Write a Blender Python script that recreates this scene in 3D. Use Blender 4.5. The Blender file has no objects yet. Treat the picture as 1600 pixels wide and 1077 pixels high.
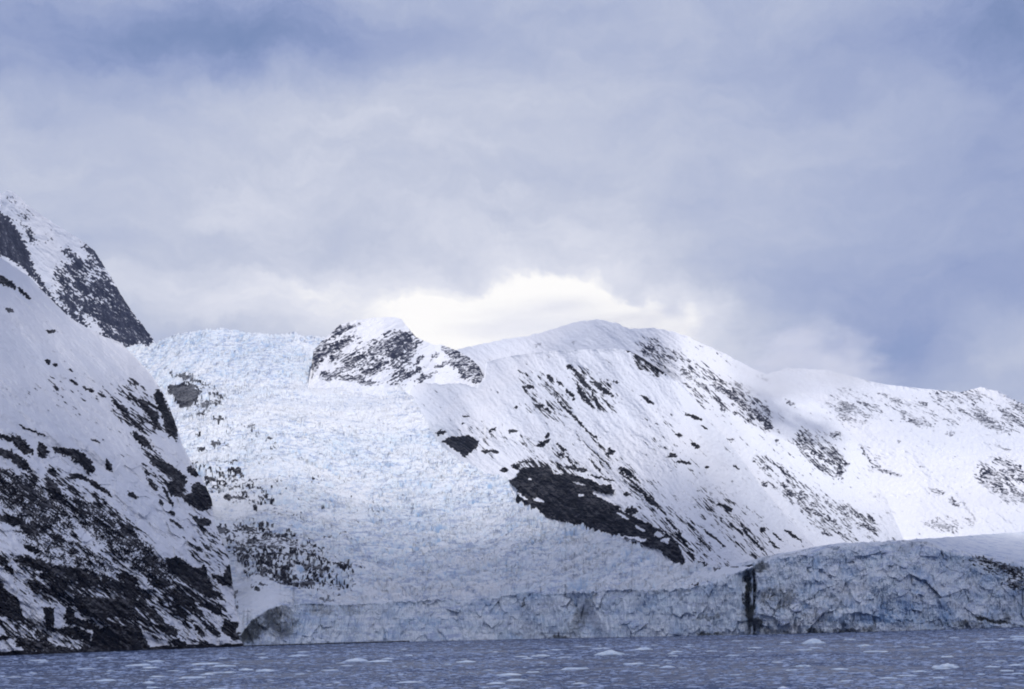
import bpy, math, random
import numpy as np
from mathutils import Matrix, Vector

# ------------------------------------------------------------------ camera
H = 10.0                      # eye height above the water (deck of a boat)
F = 2200.0                    # focal length in photograph pixels (1600 wide)
PITCH = math.atan((985 - 538.5) / F)
ROLL = math.atan(0.025)
S = bpy.context.scene
cd = bpy.data.cameras.new("camera"); cam = bpy.data.objects.new("camera", cd)
S.collection.objects.link(cam)
cd.sensor_width = 36.0; cd.lens = 36.0 * F / 1600.0
cd.clip_start = 1.0; cd.clip_end = 60000.0
RM = Matrix.Rotation(math.radians(90) + PITCH, 3, 'X') @ Matrix.Rotation(-ROLL, 3, 'Z')
M4 = RM.to_4x4(); M4.translation = Vector((0, 0, H)); cam.matrix_world = M4
S.camera = cam
S.view_settings.view_transform = 'Standard'; S.view_settings.look = 'None'
S.view_settings.gamma = 1.0; S.view_settings.exposure = 0.15
S.render.engine = 'CYCLES'
S.cycles.max_bounces = 12; S.cycles.diffuse_bounces = 3; S.cycles.glossy_bounces = 2
S.cycles.volume_bounces = 10; S.cycles.transparent_max_bounces = 8
S.cycles.volume_step_rate = 1.0; S.cycles.volume_max_steps = 128
S.cycles.use_denoising = True
S.cycles.pixel_filter_type = 'BLACKMAN_HARRIS'; S.cycles.filter_width = 1.9     # softness of the slide film

RMn = np.array(RM)
def rays(px, py):
    """photograph pixel -> direction whose horizontal length is 1"""
    px = np.asarray(px, float); py = np.asarray(py, float)
    c = np.stack([(px - 800) / F, -(py - 538.5) / F, -np.ones_like(px + py)], -1)
    w = c @ RMn.T
    return w / np.linalg.norm(w[..., :2], axis=-1, keepdims=True)

# ------------------------------------------------------------------ world
SUN_EL, SUN_AZ = 44.0, 156.0        # azimuth: degrees to the right of the view
sd = Vector((math.sin(math.radians(SUN_AZ)) * math.cos(math.radians(SUN_EL)),
             math.cos(math.radians(SUN_AZ)) * math.cos(math.radians(SUN_EL)),
             math.sin(math.radians(SUN_EL))))
ld = bpy.data.lights.new("sun", 'SUN'); ld.energy = 2.55; ld.angle = math.radians(4)
ld.color = (1.0, 0.96, 0.93)
lo = bpy.data.objects.new("sun", ld); S.collection.objects.link(lo)
lo.rotation_euler = (-sd).to_track_quat('-Z', 'Y').to_euler()

W = bpy.data.worlds.new("World"); S.world = W; W.use_nodes = True
nt = W.node_tree; nt.nodes.clear()
class G:
    """tiny node-graph helper"""
    def __init__(s, nt): s.nt = nt
    def n(s, t, **k):
        nd = s.nt.nodes.new(t)
        for a, v in k.items(): setattr(nd, a, v)
        return nd
    def put(s, sock, v):
        if hasattr(v, 'is_linked') or hasattr(v, 'links'): s.nt.links.new(v, sock)
        else: sock.default_value = v
    def m(s, op, a, b=None, c=None, clamp=False):
        nd = s.n('ShaderNodeMath', operation=op, use_clamp=clamp)
        for i, v in enumerate((a, b, c)):
            if v is not None: s.put(nd.inputs[i], v)
        return nd.outputs[0]
    def vm(s, op, a, b=None, sc=None):
        nd = s.n('ShaderNodeVectorMath', operation=op)
        s.put(nd.inputs[0], a)
        if b is not None: s.put(nd.inputs[1], b)
        if sc is not None: s.put(nd.inputs[3], sc)
        return nd.outputs[1] if op in ('LENGTH', 'DOT_PRODUCT', 'DISTANCE') else nd.outputs[0]
    def noise(s, vec, scale, detail=4, rough=.55, dist=0.0, color=False, ntype='FBM'):
        nd = s.n('ShaderNodeTexNoise'); nd.noise_type = ntype
        s.put(nd.inputs['Vector'], vec); nd.inputs['Scale'].default_value = scale
        nd.inputs['Detail'].default_value = detail; nd.inputs['Roughness'].default_value = rough
        nd.inputs['Distortion'].default_value = dist
        return nd.outputs[1 if color else 0]
    def mix(s, f, a, b):
        nd = s.n('ShaderNodeMix', data_type='RGBA'); s.put(nd.inputs[0], f)
        s.put(nd.inputs[6], a if not isinstance(a, tuple) else (*a, 1)[:4])
        s.put(nd.inputs[7], b if not isinstance(b, tuple) else (*b, 1)[:4])
        return nd.outputs[2]
    def ramp(s, v, lo, hi, a=0.0, b=1.0):
        nd = s.n('ShaderNodeMapRange', interpolation_type='SMOOTHSTEP')
        s.put(nd.inputs[0], v)
        for i, x in enumerate((lo, hi, a, b)): nd.inputs[i + 1].default_value = x
        return nd.outputs[0]
g = G(nt)
out = g.n('ShaderNodeOutputWorld'); bg = g.n('ShaderNodeBackground')
sky = g.n('ShaderNodeTexSky', sky_type='NISHITA'); sky.sun_disc = False
sky.sun_elevation = math.radians(SUN_EL); sky.sun_rotation = math.radians(SUN_AZ)
tc = g.n('ShaderNodeTexCoord')
sep = g.n('ShaderNodeSeparateXYZ'); nt.links.new(tc.outputs['Generated'], sep.inputs[0])
az = g.m('ARCTAN2', sep.outputs[0], sep.outputs[1]); el = g.m('ARCSINE', sep.outputs[2])
comb = g.n('ShaderNodeCombineXYZ'); g.put(comb.inputs[0], az); g.put(comb.inputs[1], el)
ae = comb.outputs[0]
w1 = g.noise(ae, 7.0, 8, .62, color=True)
warp = g.vm('SCALE', g.vm('SUBTRACT', w1, (0.5, 0.5, 0.5)), sc=0.11)
aw = g.vm('ADD', ae, warp)
def azel(px, py):
    d = rays(px, py); return math.atan2(d[0], d[1]), math.atan(d[2])
def blob(px, py, rx, ry, soft=1.0, vec=None):
    """soft ellipse of sky brightness fixed in azimuth/elevation, radii in photo pixels"""
    a, e = azel(px, py)
    v = g.vm('SUBTRACT', vec or aw, (a, e, 0.0))
    v = g.vm('MULTIPLY', v, (F / rx, F / ry, 0.0))
    l = g.vm('LENGTH', v)
    return g.ramp(l, 1.0 + soft, max(0.0, 1.0 - soft), 0, 1)
mp = g.n('ShaderNodeMapping'); mp.inputs['Rotation'].default_value = (0, 0, math.radians(-16)); mp.inputs['Scale'].default_value = (1.0, 2.6, 1.0)
nt.links.new(aw, mp.inputs[0])
fine = g.noise(mp.outputs[0], 6.0, 9, .62, dist=.35)
wisp = g.noise(mp.outputs[0], 22.0, 8, .68, dist=.5)
base = g.ramp(fine, .28, .72, 0.43, 0.60)
base = g.m('ADD', base, g.m('MULTIPLY', g.m('SUBTRACT', wisp, .5), .15))
for (px, py, rx, ry, amt) in [
    (60, 0, 420, 70, -.24), (400, 40, 170, 60, -.20), (150, 80, 300, 60, -.12), (1600, 10, 120, 200, -.22), (1350, 60, 380, 120, -.10),
    (1560, 230, 200, 240, -.12), (1450, 470, 240, 60, -.16), (1090, 290, 70, 40, -.06), (1420, 560, 120, 36, -.26), (1120, 460, 130, 60, -.12),
    (620, 300, 420, 140, .17), (820, 120, 230, 80, .06), (330, 290, 200, 70, .06), (650, 20, 300, 60, -.06), (1570, 560, 120, 36, .20), (1300, 250, 200, 130, .03),
    (430, 480, 320, 60, .24), (860, 530, 190, 70, .52), (850, 515, 290, 100, .30), (880, 520, 120, 46, .28), (30, 210, 220, 60, .05), (1000, 380, 240, 60, .05)]:
    base = g.m('ADD', base, g.m('MULTIPLY', blob(px, py, rx, ry), amt))
# sky out of view, overhead and behind the viewer, darkened to deepen the shade
dimming = g.m('MAXIMUM', g.ramp(el, .50, 1.0), g.ramp(g.m('ABSOLUTE', az), .75, 1.5))
base = g.m('SUBTRACT', base, g.m('MULTIPLY', dimming, .20))
cr = g.n('ShaderNodeValToRGB'); g.put(cr.inputs[0], base)
els = cr.color_ramp.elements
def lin(r, gg, b):
    f = lambda c: ((c / 255 + .055) / 1.055) ** 2.4 if c > 10 else c / 255 / 12.92
    return (f(r), f(gg), f(b), 1)
stops = [(0.0, lin(110, 127, 174)), (.22, lin(138, 152, 191)), (.45, lin(165, 175, 203)), (.65, lin(189, 195, 213)),
         (.85, lin(219, 221, 231)), (1.0, lin(252, 250, 247))]
els[0].position, els[0].color = stops[0]; els[1].position, els[1].color = stops[-1]
for p, c in stops[1:-1]:
    e_ = els.new(p); e_.color = c
# thin places in the overcast let a little of the physical blue sky through
clear = g.ramp(base, .30, .05, 0, .35)
cl = g.vm('SCALE', cr.outputs[0], sc=1.0)
skys = g.vm('SCALE', sky.outputs[0], sc=0.10)
mx = g.mix(clear, cl, skys)
mx = g.mix(dimming, mx, g.vm('MULTIPLY', mx, (.86, .94, 1.16)))
mx = g.vm('SCALE', mx, sc=g.m('SUBTRACT', 1.0, g.m('MULTIPLY', dimming, .48)))
nt.links.new(mx, bg.inputs[0]); bg.inputs[1].default_value = 1.0
nt.links.new(bg.outputs[0], out.inputs[0])

# ------------------------------------------------------------------ numpy noise
def _h(ix, iy, seed):
    h = (ix.astype(np.int64) * 374761393 + iy.astype(np.int64) * 668265263 + seed * 2147483647) & 0xFFFFFFFF
    h = ((h ^ (h >> 13)) * 1274126177) & 0xFFFFFFFF
    h = ((h ^ (h >> 16)) * 2246822519) & 0xFFFFFFFF
    return (h ^ (h >> 15)) & 0xFFFFFFFF
def perlin(x, y, seed=0):
    ix, iy = np.floor(x), np.floor(y); fx, fy = x - ix, y - iy
    u = fx * fx * fx * (fx * (fx * 6 - 15) + 10); v = fy * fy * fy * (fy * (fy * 6 - 15) + 10)
    def gr(a, b):
        th = _h(ix + a, iy + b, seed) * (2 * math.pi / 4294967296.0)
        return np.cos(th) * (fx - a) + np.sin(th) * (fy - b)
    n0 = gr(0, 0); n1 = gr(1, 0); n2 = gr(0, 1); n3 = gr(1, 1)
    return 1.5 * ((n0 + u * (n1 - n0)) * (1 - v) + (n2 + u * (n3 - n2)) * v)
def fbm(x, y, oct=5, seed=0, gain=.5, ridged=False):
    r = 0; a = 1; t = 0
    for k in range(oct):
        n = perlin(x * 2 ** k + 17.3 * k, y * 2 ** k - 9.1 * k, seed + k)
        if ridged: n = 1 - 2.2 * np.abs(n)
        r = r + a * n; t += a; a *= gain
    return r / t
def worley(x, y, seed=0, jit=.9):
    """F1, F2, random value, facet tilt term of the nearest cell"""
    ix, iy = np.floor(x), np.floor(y)
    f1 = np.full(x.shape, 9.0); f2 = f1.copy(); rv = np.zeros(x.shape); tl = rv.copy()
    for a in (-1, 0, 1):
        for b in (-1, 0, 1):
            cx, cy = ix + a, iy + b
            h1 = _h(cx, cy, seed) / 4294967296.0; h2 = _h(cx, cy, seed + 7) / 4294967296.0
            dx = x - (cx + .5 + jit * (h1 - .5)); dy = y - (cy + .5 + jit * (h2 - .5))
            d = np.sqrt(dx * dx + dy * dy)
            h3 = _h(cx, cy, seed + 13) / 4294967296.0; h4 = _h(cx, cy, seed + 29) / 4294967296.0
            m = d < f1
            f2 = np.where(m, f1, np.minimum(f2, d)); f1 = np.where(m, d, f1)
            rv = np.where(m, h3, rv)
            tl = np.where(m, dx * (h4 - .5) * 2 + dy * (h3 - .5) * 2, tl)
    return f1, f2, rv, tl
def sstep(x, a, b):
    t = np.clip((x - a) / (b - a), 0, 1); return t * t * (3 - 2 * t)
def rot(x, y, deg):
    """coordinates along / across a direction pointing deg below the picture's right"""
    c, s = math.cos(math.radians(deg)), math.sin(math.radians(deg))
    return x * c + y * s, -x * s + y * c
def cv(pts, x): return np.interp(x, [p[0] for p in pts], [p[1] for p in pts])

# ------------------------------------------------------------------ outcrop shapes
def in_poly(X, Y, P):
    """signed: >0 inside, distance in px"""
    ins = np.zeros(X.shape, bool); dm = np.full(X.shape, 1e9)
    n = len(P)
    for i in range(n):
        x1, y1 = P[i]; x2, y2 = P[(i + 1) % n]
        c = (y1 > Y) != (y2 > Y)
        if y1 != y2: ins ^= c & (X < (x2 - x1) * (Y - y1) / (y2 - y1) + x1)
        ex, ey = x2 - x1, y2 - y1
        t = np.clip(((X - x1) * ex + (Y - y1) * ey) / (ex * ex + ey * ey + 1e-9), 0, 1)
        dm = np.minimum(dm, np.hypot(X - x1 - t * ex, Y - y1 - t * ey))
    return np.where(ins, dm, -dm)
def paint(PX, PY, items, seed=1, warp=3.0, rough=.55):
    """items: (cx,cy,rx,ry,angle[,strength]) ellipses or ('p',strength,[(x,y)..]) polygons -> mask 0..1"""
    wx = PX + warp * fbm(PX / 9, PY / 9, 3, seed) + .6 * warp * fbm(PX / 3.5, PY / 3.5, 2, seed + 5)
    wy = PY + warp * fbm(PX / 9, PY / 9, 3, seed + 40) + .6 * warp * fbm(PX / 3.5, PY / 3.5, 2, seed + 45)
    nz = fbm(PX / 5, PY / 4, 3, seed + 80)
    R = np.zeros(PX.shape); col = PX[0]
    for it in items:
        if it[0] == 'p':
            P = it[2]; x0, x1 = min(p[0] for p in P) - 12, max(p[0] for p in P) + 12
        else:
            r = max(it[2], it[3]) * 1.5 + 10; x0, x1 = it[0] - r, it[0] + r
        j = np.where((col >= x0) & (col <= x1))[0]
        if len(j) == 0: continue
        s = slice(j[0], j[-1] + 1)
        if it[0] == 'p':
            v = in_poly(wx[:, s], wy[:, s], P) / 4.0 + rough * nz[:, s]
            st = it[1]
        else:
            a, b = rot(wx[:, s] - it[0], wy[:, s] - it[1], it[4])
            v = 1.12 - np.sqrt((a / it[2]) ** 2 + (b / it[3]) ** 2) + rough * nz[:, s]
            st = it[5] if len(it) > 5 else 1.0
        R[:, s] = np.maximum(R[:, s], st * sstep(v, -.05, .25))
    return R
def field(PX, PY, blobs):
    """soft density of broken rock"""
    D = np.zeros(PX.shape)
    WX = PX + 9 * fbm(PX / 22, PY / 22, 4, 901) + 3 * fbm(PX / 5, PY / 5, 2, 903); WY = PY + 9 * fbm(PX / 22, PY / 22, 4, 902) + 3 * fbm(PX / 5, PY / 5, 2, 904)
    for (cx, cy, rx, ry, an, v) in blobs:
        a, b = rot(WX - cx, WY - cy, an)
        D = np.maximum(D, v * sstep(1.35 - np.hypot(a / rx, b / ry), 0, .7))
    return D
def speckle(PX, PY, D, ang, lx, ly, seed):
    a, b = rot(PX, PY, ang)
    n = .5 + .62 * fbm(a / lx, b / ly, 4, seed, .6)
    n2 = .5 + .62 * fbm(a / (lx * 4), b / (ly * 4), 2, seed + 9)
    v = .65 * n + .35 * n2
    return sstep(v, 1 - D - .06, 1 - D + .10) * (D > .01)

# ------------------------------------------------------------------ materials
def new_mat(name):
    m = bpy.data.materials.new(name); m.use_nodes = True; m.node_tree.nodes.clear()
    gg = G(m.node_tree); o = gg.n('ShaderNodeOutputMaterial'); b = gg.n('ShaderNodeBsdfPrincipled')
    m.node_tree.links.new(b.outputs[0], o.inputs[0]); return m, gg, b
def terrain_mat(name, snow, ice_c, deep_c, rock_a, rock_b, dirt_c, bump, scale, dust):
    m, q, b = new_mat(name)
    at = q.n('ShaderNodeAttribute', attribute_name='mask')
    sp = q.n('ShaderNodeSeparateColor'); q.put(sp.inputs[0], at.outputs['Color'])
    rock, ice, dirt = sp.outputs[0], sp.outputs[1], sp.outputs[2]
    geo = q.n('ShaderNodeNewGeometry'); pos = geo.outputs['Position']
    sn = q.n('ShaderNodeSeparateXYZ'); q.put(sn.inputs[0], geo.outputs['Normal']); nz = sn.outputs[2]
    n_f = q.noise(pos, scale * .35, 5, .65); n_m = q.noise(pos, scale * .07, 5, .6); n_l = q.noise(pos, scale * .008, 3, .5)
    n_h = q.noise(pos, scale * 1.3, 3, .6)
    # snow, a little dirtier and bluer in broad patches (old firn against fresh snow)
    c_snow = q.mix(q.ramp(n_l, .35, .65), snow, tuple(x * f for x, f in zip(snow, (.93, .95, .975))))
    c_snow = q.mix(q.ramp(n_f, .62, .80, 0, .35), c_snow, tuple(x * .82 for x in snow))
    # ice: milky to deep blue by noise
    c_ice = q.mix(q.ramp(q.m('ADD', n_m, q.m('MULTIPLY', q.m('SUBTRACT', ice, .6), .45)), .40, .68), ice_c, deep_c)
    c_ice = q.mix(q.ramp(n_f, .50, .72, 0, .55), c_ice, snow)
    steep = q.ramp(q.m('ADD', nz, q.m('MULTIPLY', q.m('SUBTRACT', n_f, .5), .5)), .80, .45)
    icef = q.m('MULTIPLY', ice, q.m('ADD', q.m('MULTIPLY', steep, .55), .45), clamp=True)
    col = q.mix(icef, c_snow, c_ice)
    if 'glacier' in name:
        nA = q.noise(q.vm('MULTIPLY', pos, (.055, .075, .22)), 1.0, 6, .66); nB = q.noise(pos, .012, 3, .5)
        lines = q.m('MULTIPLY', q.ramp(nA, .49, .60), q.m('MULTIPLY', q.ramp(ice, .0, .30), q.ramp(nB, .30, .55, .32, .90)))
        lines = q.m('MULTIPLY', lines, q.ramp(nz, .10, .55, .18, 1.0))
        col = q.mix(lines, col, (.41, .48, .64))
    dn = q.m('MULTIPLY', dirt, q.ramp(q.m('ADD', q.m('ADD', q.m('MULTIPLY', n_f, .6), q.m('MULTIPLY', n_m, .5)), q.m('MULTIPLY', dirt, .34)), .62, .86), clamp=True)
    col = q.mix(dn, col, dirt_c)
    c_rock = q.mix(q.ramp(n_m, .38, .62), rock_a, rock_b)
    c_rock = q.mix(q.ramp(n_h, .55, .75, 0, .5), c_rock, tuple(x * 1.9 for x in rock_b))
    # snow caught on ledges of the rock
    ledge = q.ramp(q.m('ADD', q.m('MULTIPLY', nz, .22), q.m('ADD', q.m('MULTIPLY', n_f, .6), q.m('MULTIPLY', n_m, .4))), .62, .78, 0, dust)
    c_rock = q.mix(ledge, c_rock, c_snow)
    edge = q.m('ADD', rock, q.m('MULTIPLY', q.m('SUBTRACT', n_f, .5), .55))
    rk = q.ramp(edge, .26, .66)
    col = q.mix(rk, col, c_rock)
    q.put(b.inputs['Base Color'], col)
    b.inputs['Roughness'].default_value = .75
    b.inputs['Specular IOR Level'].default_value = .08
    bp = q.n('ShaderNodeBump'); bp.inputs['Distance'].default_value = bump
    bp.inputs['Strength'].default_value = 1.0
    hh = q.m('ADD', q.m('MULTIPLY', n_m, 1.0), q.m('MULTIPLY', n_f, q.m('ADD', .25, q.m('ADD', q.m('MULTIPLY', rk, .9), q.m('MULTIPLY', ice, .5)))))
    q.put(bp.inputs['Height'], hh); q.put(b.inputs['Normal'], bp.outputs[0])
    return m
SNOW = (.86, .87, .90)
M_near = terrain_mat('snow_over_dark_brown_rock', SNOW, (.55, .70, .86), (.25, .42, .66), (.005, .004, .004), (.014, .010, .008), (.05, .05, .05), 2.2, .55, .12)
M_far = terrain_mat('snow_over_haze_blue_rock', SNOW, (.55, .70, .86), (.25, .42, .66), (.020, .022, .038), (.046, .048, .070), (.05, .05, .05), 2.2, .40, .95)  # distance haze painted in as a bluer rock colour
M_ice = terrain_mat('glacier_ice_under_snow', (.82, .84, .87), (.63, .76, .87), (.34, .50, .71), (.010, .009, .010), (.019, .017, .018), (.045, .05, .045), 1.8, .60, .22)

# ------------------------------------------------------------------ terrain builder
def box(a, k, axis):
    if k < 2: return a
    pad = [(0, 0)] * a.ndim; pad[axis] = (k // 2, k - 1 - k // 2)
    c = np.cumsum(np.pad(a, pad, mode='edge'), axis=axis)
    z = np.zeros_like(np.take(c, [0], axis=axis)); c = np.concatenate([z, c], axis=axis)
    n = a.shape[axis]
    return (np.take(c, range(k, k + n), axis=axis) - np.take(c, range(0, n), axis=axis)) / k
def profile(px, foot_d, foot_y, knots, rows, smooth=9, start=None, c0=None, clamp=None):
    """columns at constant px climb from foot_y to the last knot's row; range follows planes of the given slopes
    whose breaks (knot rows) are smooth lines that need not stop at the silhouette. rows: [(row curve, count)]"""
    y = foot_y if start is None else start
    ys = []
    for k, (yc, r) in enumerate(rows):
        yt = np.minimum(yc, y - .2); T = np.linspace(0, 1, r, endpoint=(k == len(rows) - 1))[:, None]
        ys.append(y + T * (yt - y)); y = yt
    PY = np.concatenate(ys)
    if clamp is not None: PY = np.maximum(PY, clamp)
    T = rays(np.broadcast_to(px, PY.shape), PY)[..., 2]
    yk = foot_y; s = knots[0][1]
    c = s * foot_d - rays(px, yk)[:, 2] * foot_d if c0 is None else c0
    D = c / np.maximum(s - T, .02)
    for (yc, s0), (_, s1) in zip(knots[:-1], knots[1:]):
        t = rays(px, yc)[:, 2]; dk = c / np.maximum(s0 - t, .02); c = s1 * dk - t * dk
        D = np.where(PY < yc, c / np.maximum(s1 - T, .02), D)
    return PY, box(box(D, smooth, 0), smooth, 0)
def finish(name, PX, PY, D, masks, mat, zoff=None, back=(60, 0.75), label='', cat='', under=True, split=None):
    """turn pixel+range grids into a solid-looking terrain sheet with a far side sloping back down"""
    R = rays(PX, PY)
    P = R * D[..., None]; P[..., 2] += H
    if zoff is not None: P[..., 2] += zoff
    if under:                                   # carry the foot below the water / neighbouring ice
        f = P[:1].copy(); f[..., 2] = np.minimum(f[..., 2], 1.0) - 25; P = np.concatenate([f, P]); masks = [np.concatenate([q[:1], q]) for q in masks]
    top = P[-1]; n0 = R[-1].copy(); n0[:, 2] = 0
    ex = []
    for k, fr in enumerate((.03, .12, .3, .6, 1.0)):
        dz = fr * (top[:, 2] + 20)
        q = top + n0 * (back[0] * (fr ** .5) + dz / back[1])[:, None]; q[:, 2] = top[:, 2] - dz
        ex.append(q)
    P = np.concatenate([P, np.stack(ex)]); masks = [np.concatenate([q] + [q[-1:]] * 5) for q in masks]
    r, c = P.shape[:2]
    idx = np.arange(r * c).reshape(r, c)
    quads = np.stack([idx[:-1, :-1], idx[:-1, 1:], idx[1:, 1:], idx[1:, :-1]], -1).reshape(-1, 4)
    V = P.reshape(-1, 3)
    live = np.abs(V[quads[:, 0]] - V[quads[:, 3]]).sum(1) + np.abs(V[quads[:, 1]] - V[quads[:, 2]]).sum(1) > 1e-4
    quads = quads[live]
    C = np.stack([m.reshape(-1) for m in masks] + [np.ones(r * c)], -1)
    def emit(nm, Q):
        used, inv = np.unique(Q, return_inverse=True); Q = inv.reshape(-1, 4)
        me = bpy.data.meshes.new(nm)
        me.vertices.add(len(used)); me.vertices.foreach_set('co', V[used].astype(np.float32).ravel())
        me.loops.add(len(Q) * 4); me.loops.foreach_set('vertex_index', Q.astype(np.int32).ravel())
        me.polygons.add(len(Q)); me.polygons.foreach_set('loop_start', np.arange(0, len(Q) * 4, 4, dtype=np.int32))
        me.polygons.foreach_set('loop_total', np.full(len(Q), 4, np.int32))
        me.update(calc_edges=True)
        at = me.color_attributes.new('mask', 'FLOAT_COLOR', 'POINT')
        at.data.foreach_set('color', C[used].astype(np.float32).ravel())
        me.polygons.foreach_set('use_smooth', np.ones(len(Q), bool))
        me.materials.append(mat)
        o = bpy.data.objects.new(nm, me); S.collection.objects.link(o); return o
    if split is None:
        o = emit(name, quads)
    else:
        nm2, test, lab2 = split
        T = np.zeros((r, c), bool); k0 = 1 if under else 0
        T[k0:k0 + test.shape[0]] = test
        sel = T.reshape(-1)[quads].all(1)
        o = emit(name, quads[~sel]); ch = emit(nm2, quads[sel]); ch.parent = o
        if lab2: ch['label'] = lab2
    o['label'] = label; o['category'] = cat; o['kind'] = 'structure'
    return o

DW = [(-400, 900), (-150, 1130), (0, 1230), (200, 1390), (400, 1600), (600, 1680), (800, 1660), (1000, 1520), (1180, 1440), (1400, 1440), (1600, 1650), (1750, 1800), (2000, 2000)]
def water_y(px, d):
    """pixel row where a point of range d at sea level shows"""
    y = np.full(px.shape, 990.0)
    for _ in range(12):
        t = rays(px, y)[:, 2]; y = y + (t + H / d) * F
    return y
def grid(x0, x1, step): return np.arange(x0, x1 + .01, step)

# ---- A: the slope on the left shore
def left_slope():
    px = grid(-420, 402, .8); dw = cv(DW, px)
    fy = water_y(px, dw) + 1.5
    top = cv([(-420, 240), (-150, 330), (0, 402), (45, 432), (75, 463), (105, 493), (135, 512), (165, 527), (185, 534), (200, 546), (240, 590), (258, 620),
              (272, 655), (285, 695), (300, 725), (318, 752), (331, 782), (335, 815), (345, 840), (358, 872), (364, 915), (367, 945), (374, 968), (388, 992), (402, 1010)], px)
    top = top + 2.2 * fbm(px / 14, px * 0, 4, 3) * np.clip((fy - top) / 60, 0, 1)
    PY, D = profile(px, dw, fy, [(fy - 160, .80), (fy - 270, .55), (top, .68)], [(px * 0 + 860, 210), (cv([(-420, 240), (-150, 330), (0, 400), (200, 540), (402, 560)], px), 480)], 15, clamp=top)
    PX = np.broadcast_to(px, PY.shape)
    items = [(10, 685, 18, 4, 20), (34, 695, 22, 8, 42), (66, 704, 8, 13, -10), (103, 706, 20, 6, 12), (126, 716, 22, 9, 35), (138, 730, 12, 7, 60),
        (170, 728, 10, 3.5, 70), (6, 708, 12, 6, 30), (28, 720, 26, 7, 38), (86, 768, 21, 8, 62), (120, 744, 14, 4, 10), (152, 760, 28, 3.5, 34),
        (20, 813, 22, 7, 12), (44, 826, 18, 7, 32), (60, 822, 14, 4, 25), (90, 840, 16, 4, 25), (205, 772, 7, 4, 30), (200, 828, 16, 6, 40),
        (60, 883, 36, 9, 15), (108, 894, 32, 8, 9), (140, 904, 20, 6, 8), (200, 905, 18, 9, 35), (185, 916, 36, 8, 16), (206, 926, 12, 10, 0),
        ('p', 1, [(-60, 880), (0, 905), (12, 925), (28, 935), (35, 955), (42, 977), (20, 968), (0, 962), (-60, 950)]),
        ('p', 1, [(66, 948), (86, 950), (85, 990), (73, 985)]), (108, 962, 8, 14, 0),
        ('p', 1, [(112, 930), (165, 934), (203, 936), (204, 962), (150, 968), (122, 956)]),
        ('p', 1, [(145, 985), (170, 978), (215, 976), (228, 1000), (240, 1020), (138, 1022)]),
        (120, 990, 24, 9, 15), (50, 1008, 26, 9, 10), (90, 1016, 24, 6, 4), (5, 997, 8, 4, 0), (65, 995, 14, 5, 45), (75, 902, 14, 5, 15), (55, 915, 14, 8, 40),
        (50, 858, 14, 4, 25), (5, 875, 9, 5, 40), (15, 890, 9, 5, 40), (130, 975, 30, 6, 20), (175, 955, 40, 8, 8),
        ('p', 1, [(255, 872), (280, 870), (300, 885), (312, 888), (320, 880), (325, 900), (329, 913), (310, 920), (285, 906), (268, 896)]),
        ('p', 1, [(326, 895), (348, 900), (355, 880), (364, 884), (364, 916), (345, 915)]),
        (237, 877, 13, 6, 10), (250, 912, 19, 6, 5), (218, 888, 9, 3, 30), (232, 900, 14, 2.5, 25),
        ('p', 1, [(258, 921), (290, 927), (305, 940), (306, 951), (290, 946), (270, 936)]), ('p', 1, [(305, 940), (325, 942), (346, 952), (350, 966), (330, 956)]),
        (340, 930, 14, 4, 40, .8), (320, 925, 18, 5, 30, .8), (265, 985, 13, 8, 25), (280, 1005, 12, 6, 10), (310, 983, 12, 3, 42), (228, 928, 10, 4, 45),
        (240, 965, 20, 3, 50), ('p', 1, [(350, 968), (372, 972), (384, 1000), (362, 1000), (345, 986)]), (245, 725, 13, 5, 32), (268, 735, 20, 7, 36), (281, 750, 12, 9, 60),
        (274, 765, 14, 9, 45), ('p', 1, [(298, 757), (310, 754), (324, 760), (330, 775), (333, 790), (322, 799), (308, 797), (290, 786), (283, 776), (300, 768)]),
        (300, 737, 11, 5, 40), ('p', 1, [(295, 802), (310, 808), (330, 811), (327, 822), (315, 824), (300, 812)]), (238, 757, 13, 4, 52), (208, 774, 7, 4, 30),
        (262, 775, 18, 2.5, 62), (252, 786, 6, 3, 60), (268, 801, 6, 3, 20), (275, 818, 12, 1.8, 35), (320, 852, 10, 2, 45),
        (80, 518, 6, 3, 0, .8), (74, 566, 5, 3, 45), (87, 570, 4, 2.5, 30), (115, 597, 7, 2.5, 35), (138, 609, 10, 2.5, 22), (160, 618, 7, 2, 30), (188, 636, 15, 4, 30),
        (228, 632, 9, 3.5, 50), (8, 440, 20, 6, 28, .8), (37, 458, 14, 3, 45, .8), (15, 485, 8, 3, 30, .6), (250, 622, 14, 6, 72), (240, 650, 14, 6, 60), (262, 662, 20, 7, 80),
        (275, 640, 16, 4, 70), (256, 640, 28, 8, 66), (270, 662, 26, 6, 80), (240, 655, 20, 5, 58), (228, 640, 12, 4, 40), (222, 688, 20, 6, 40, .9), (50, 673, 24, 1.5, 22, .8), (150, 690, 8, 2, 20, .6), (215, 665, 10, 4, 40, .6), (330, 985, 16, 3, 40)]
    R = paint(PX, PY, items, 11, 3.0)
    Dn = field(PX, PY, [(30, 770, 90, 40, 25, 0.51), (150, 800, 130, 30, 38, 0.51), (120, 855, 170, 35, 25, 0.45), (60, 905, 90, 35, 25, 0.49), (170, 940, 120, 45, 20, 0.59),
                        (290, 925, 80, 45, 28, 0.55), (225, 965, 110, 22, 42, 0.49), (300, 975, 60, 30, 30, 0.45), (60, 990, 110, 24, 15, 0.51), (255, 740, 60, 26, 45, 0.50),
                        (60, 630, 180, 18, 22, 0.31), (150, 640, 140, 60, 30, 0.35), (215, 640, 60, 40, 50, 0.50), (-200, 850, 220, 160, 30, 0.67), (330, 860, 60, 30, 45, 0.47)])
    R = np.maximum(R, speckle(PX, PY, Dn, 38, 15, 2.8, 21) * .95)
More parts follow.
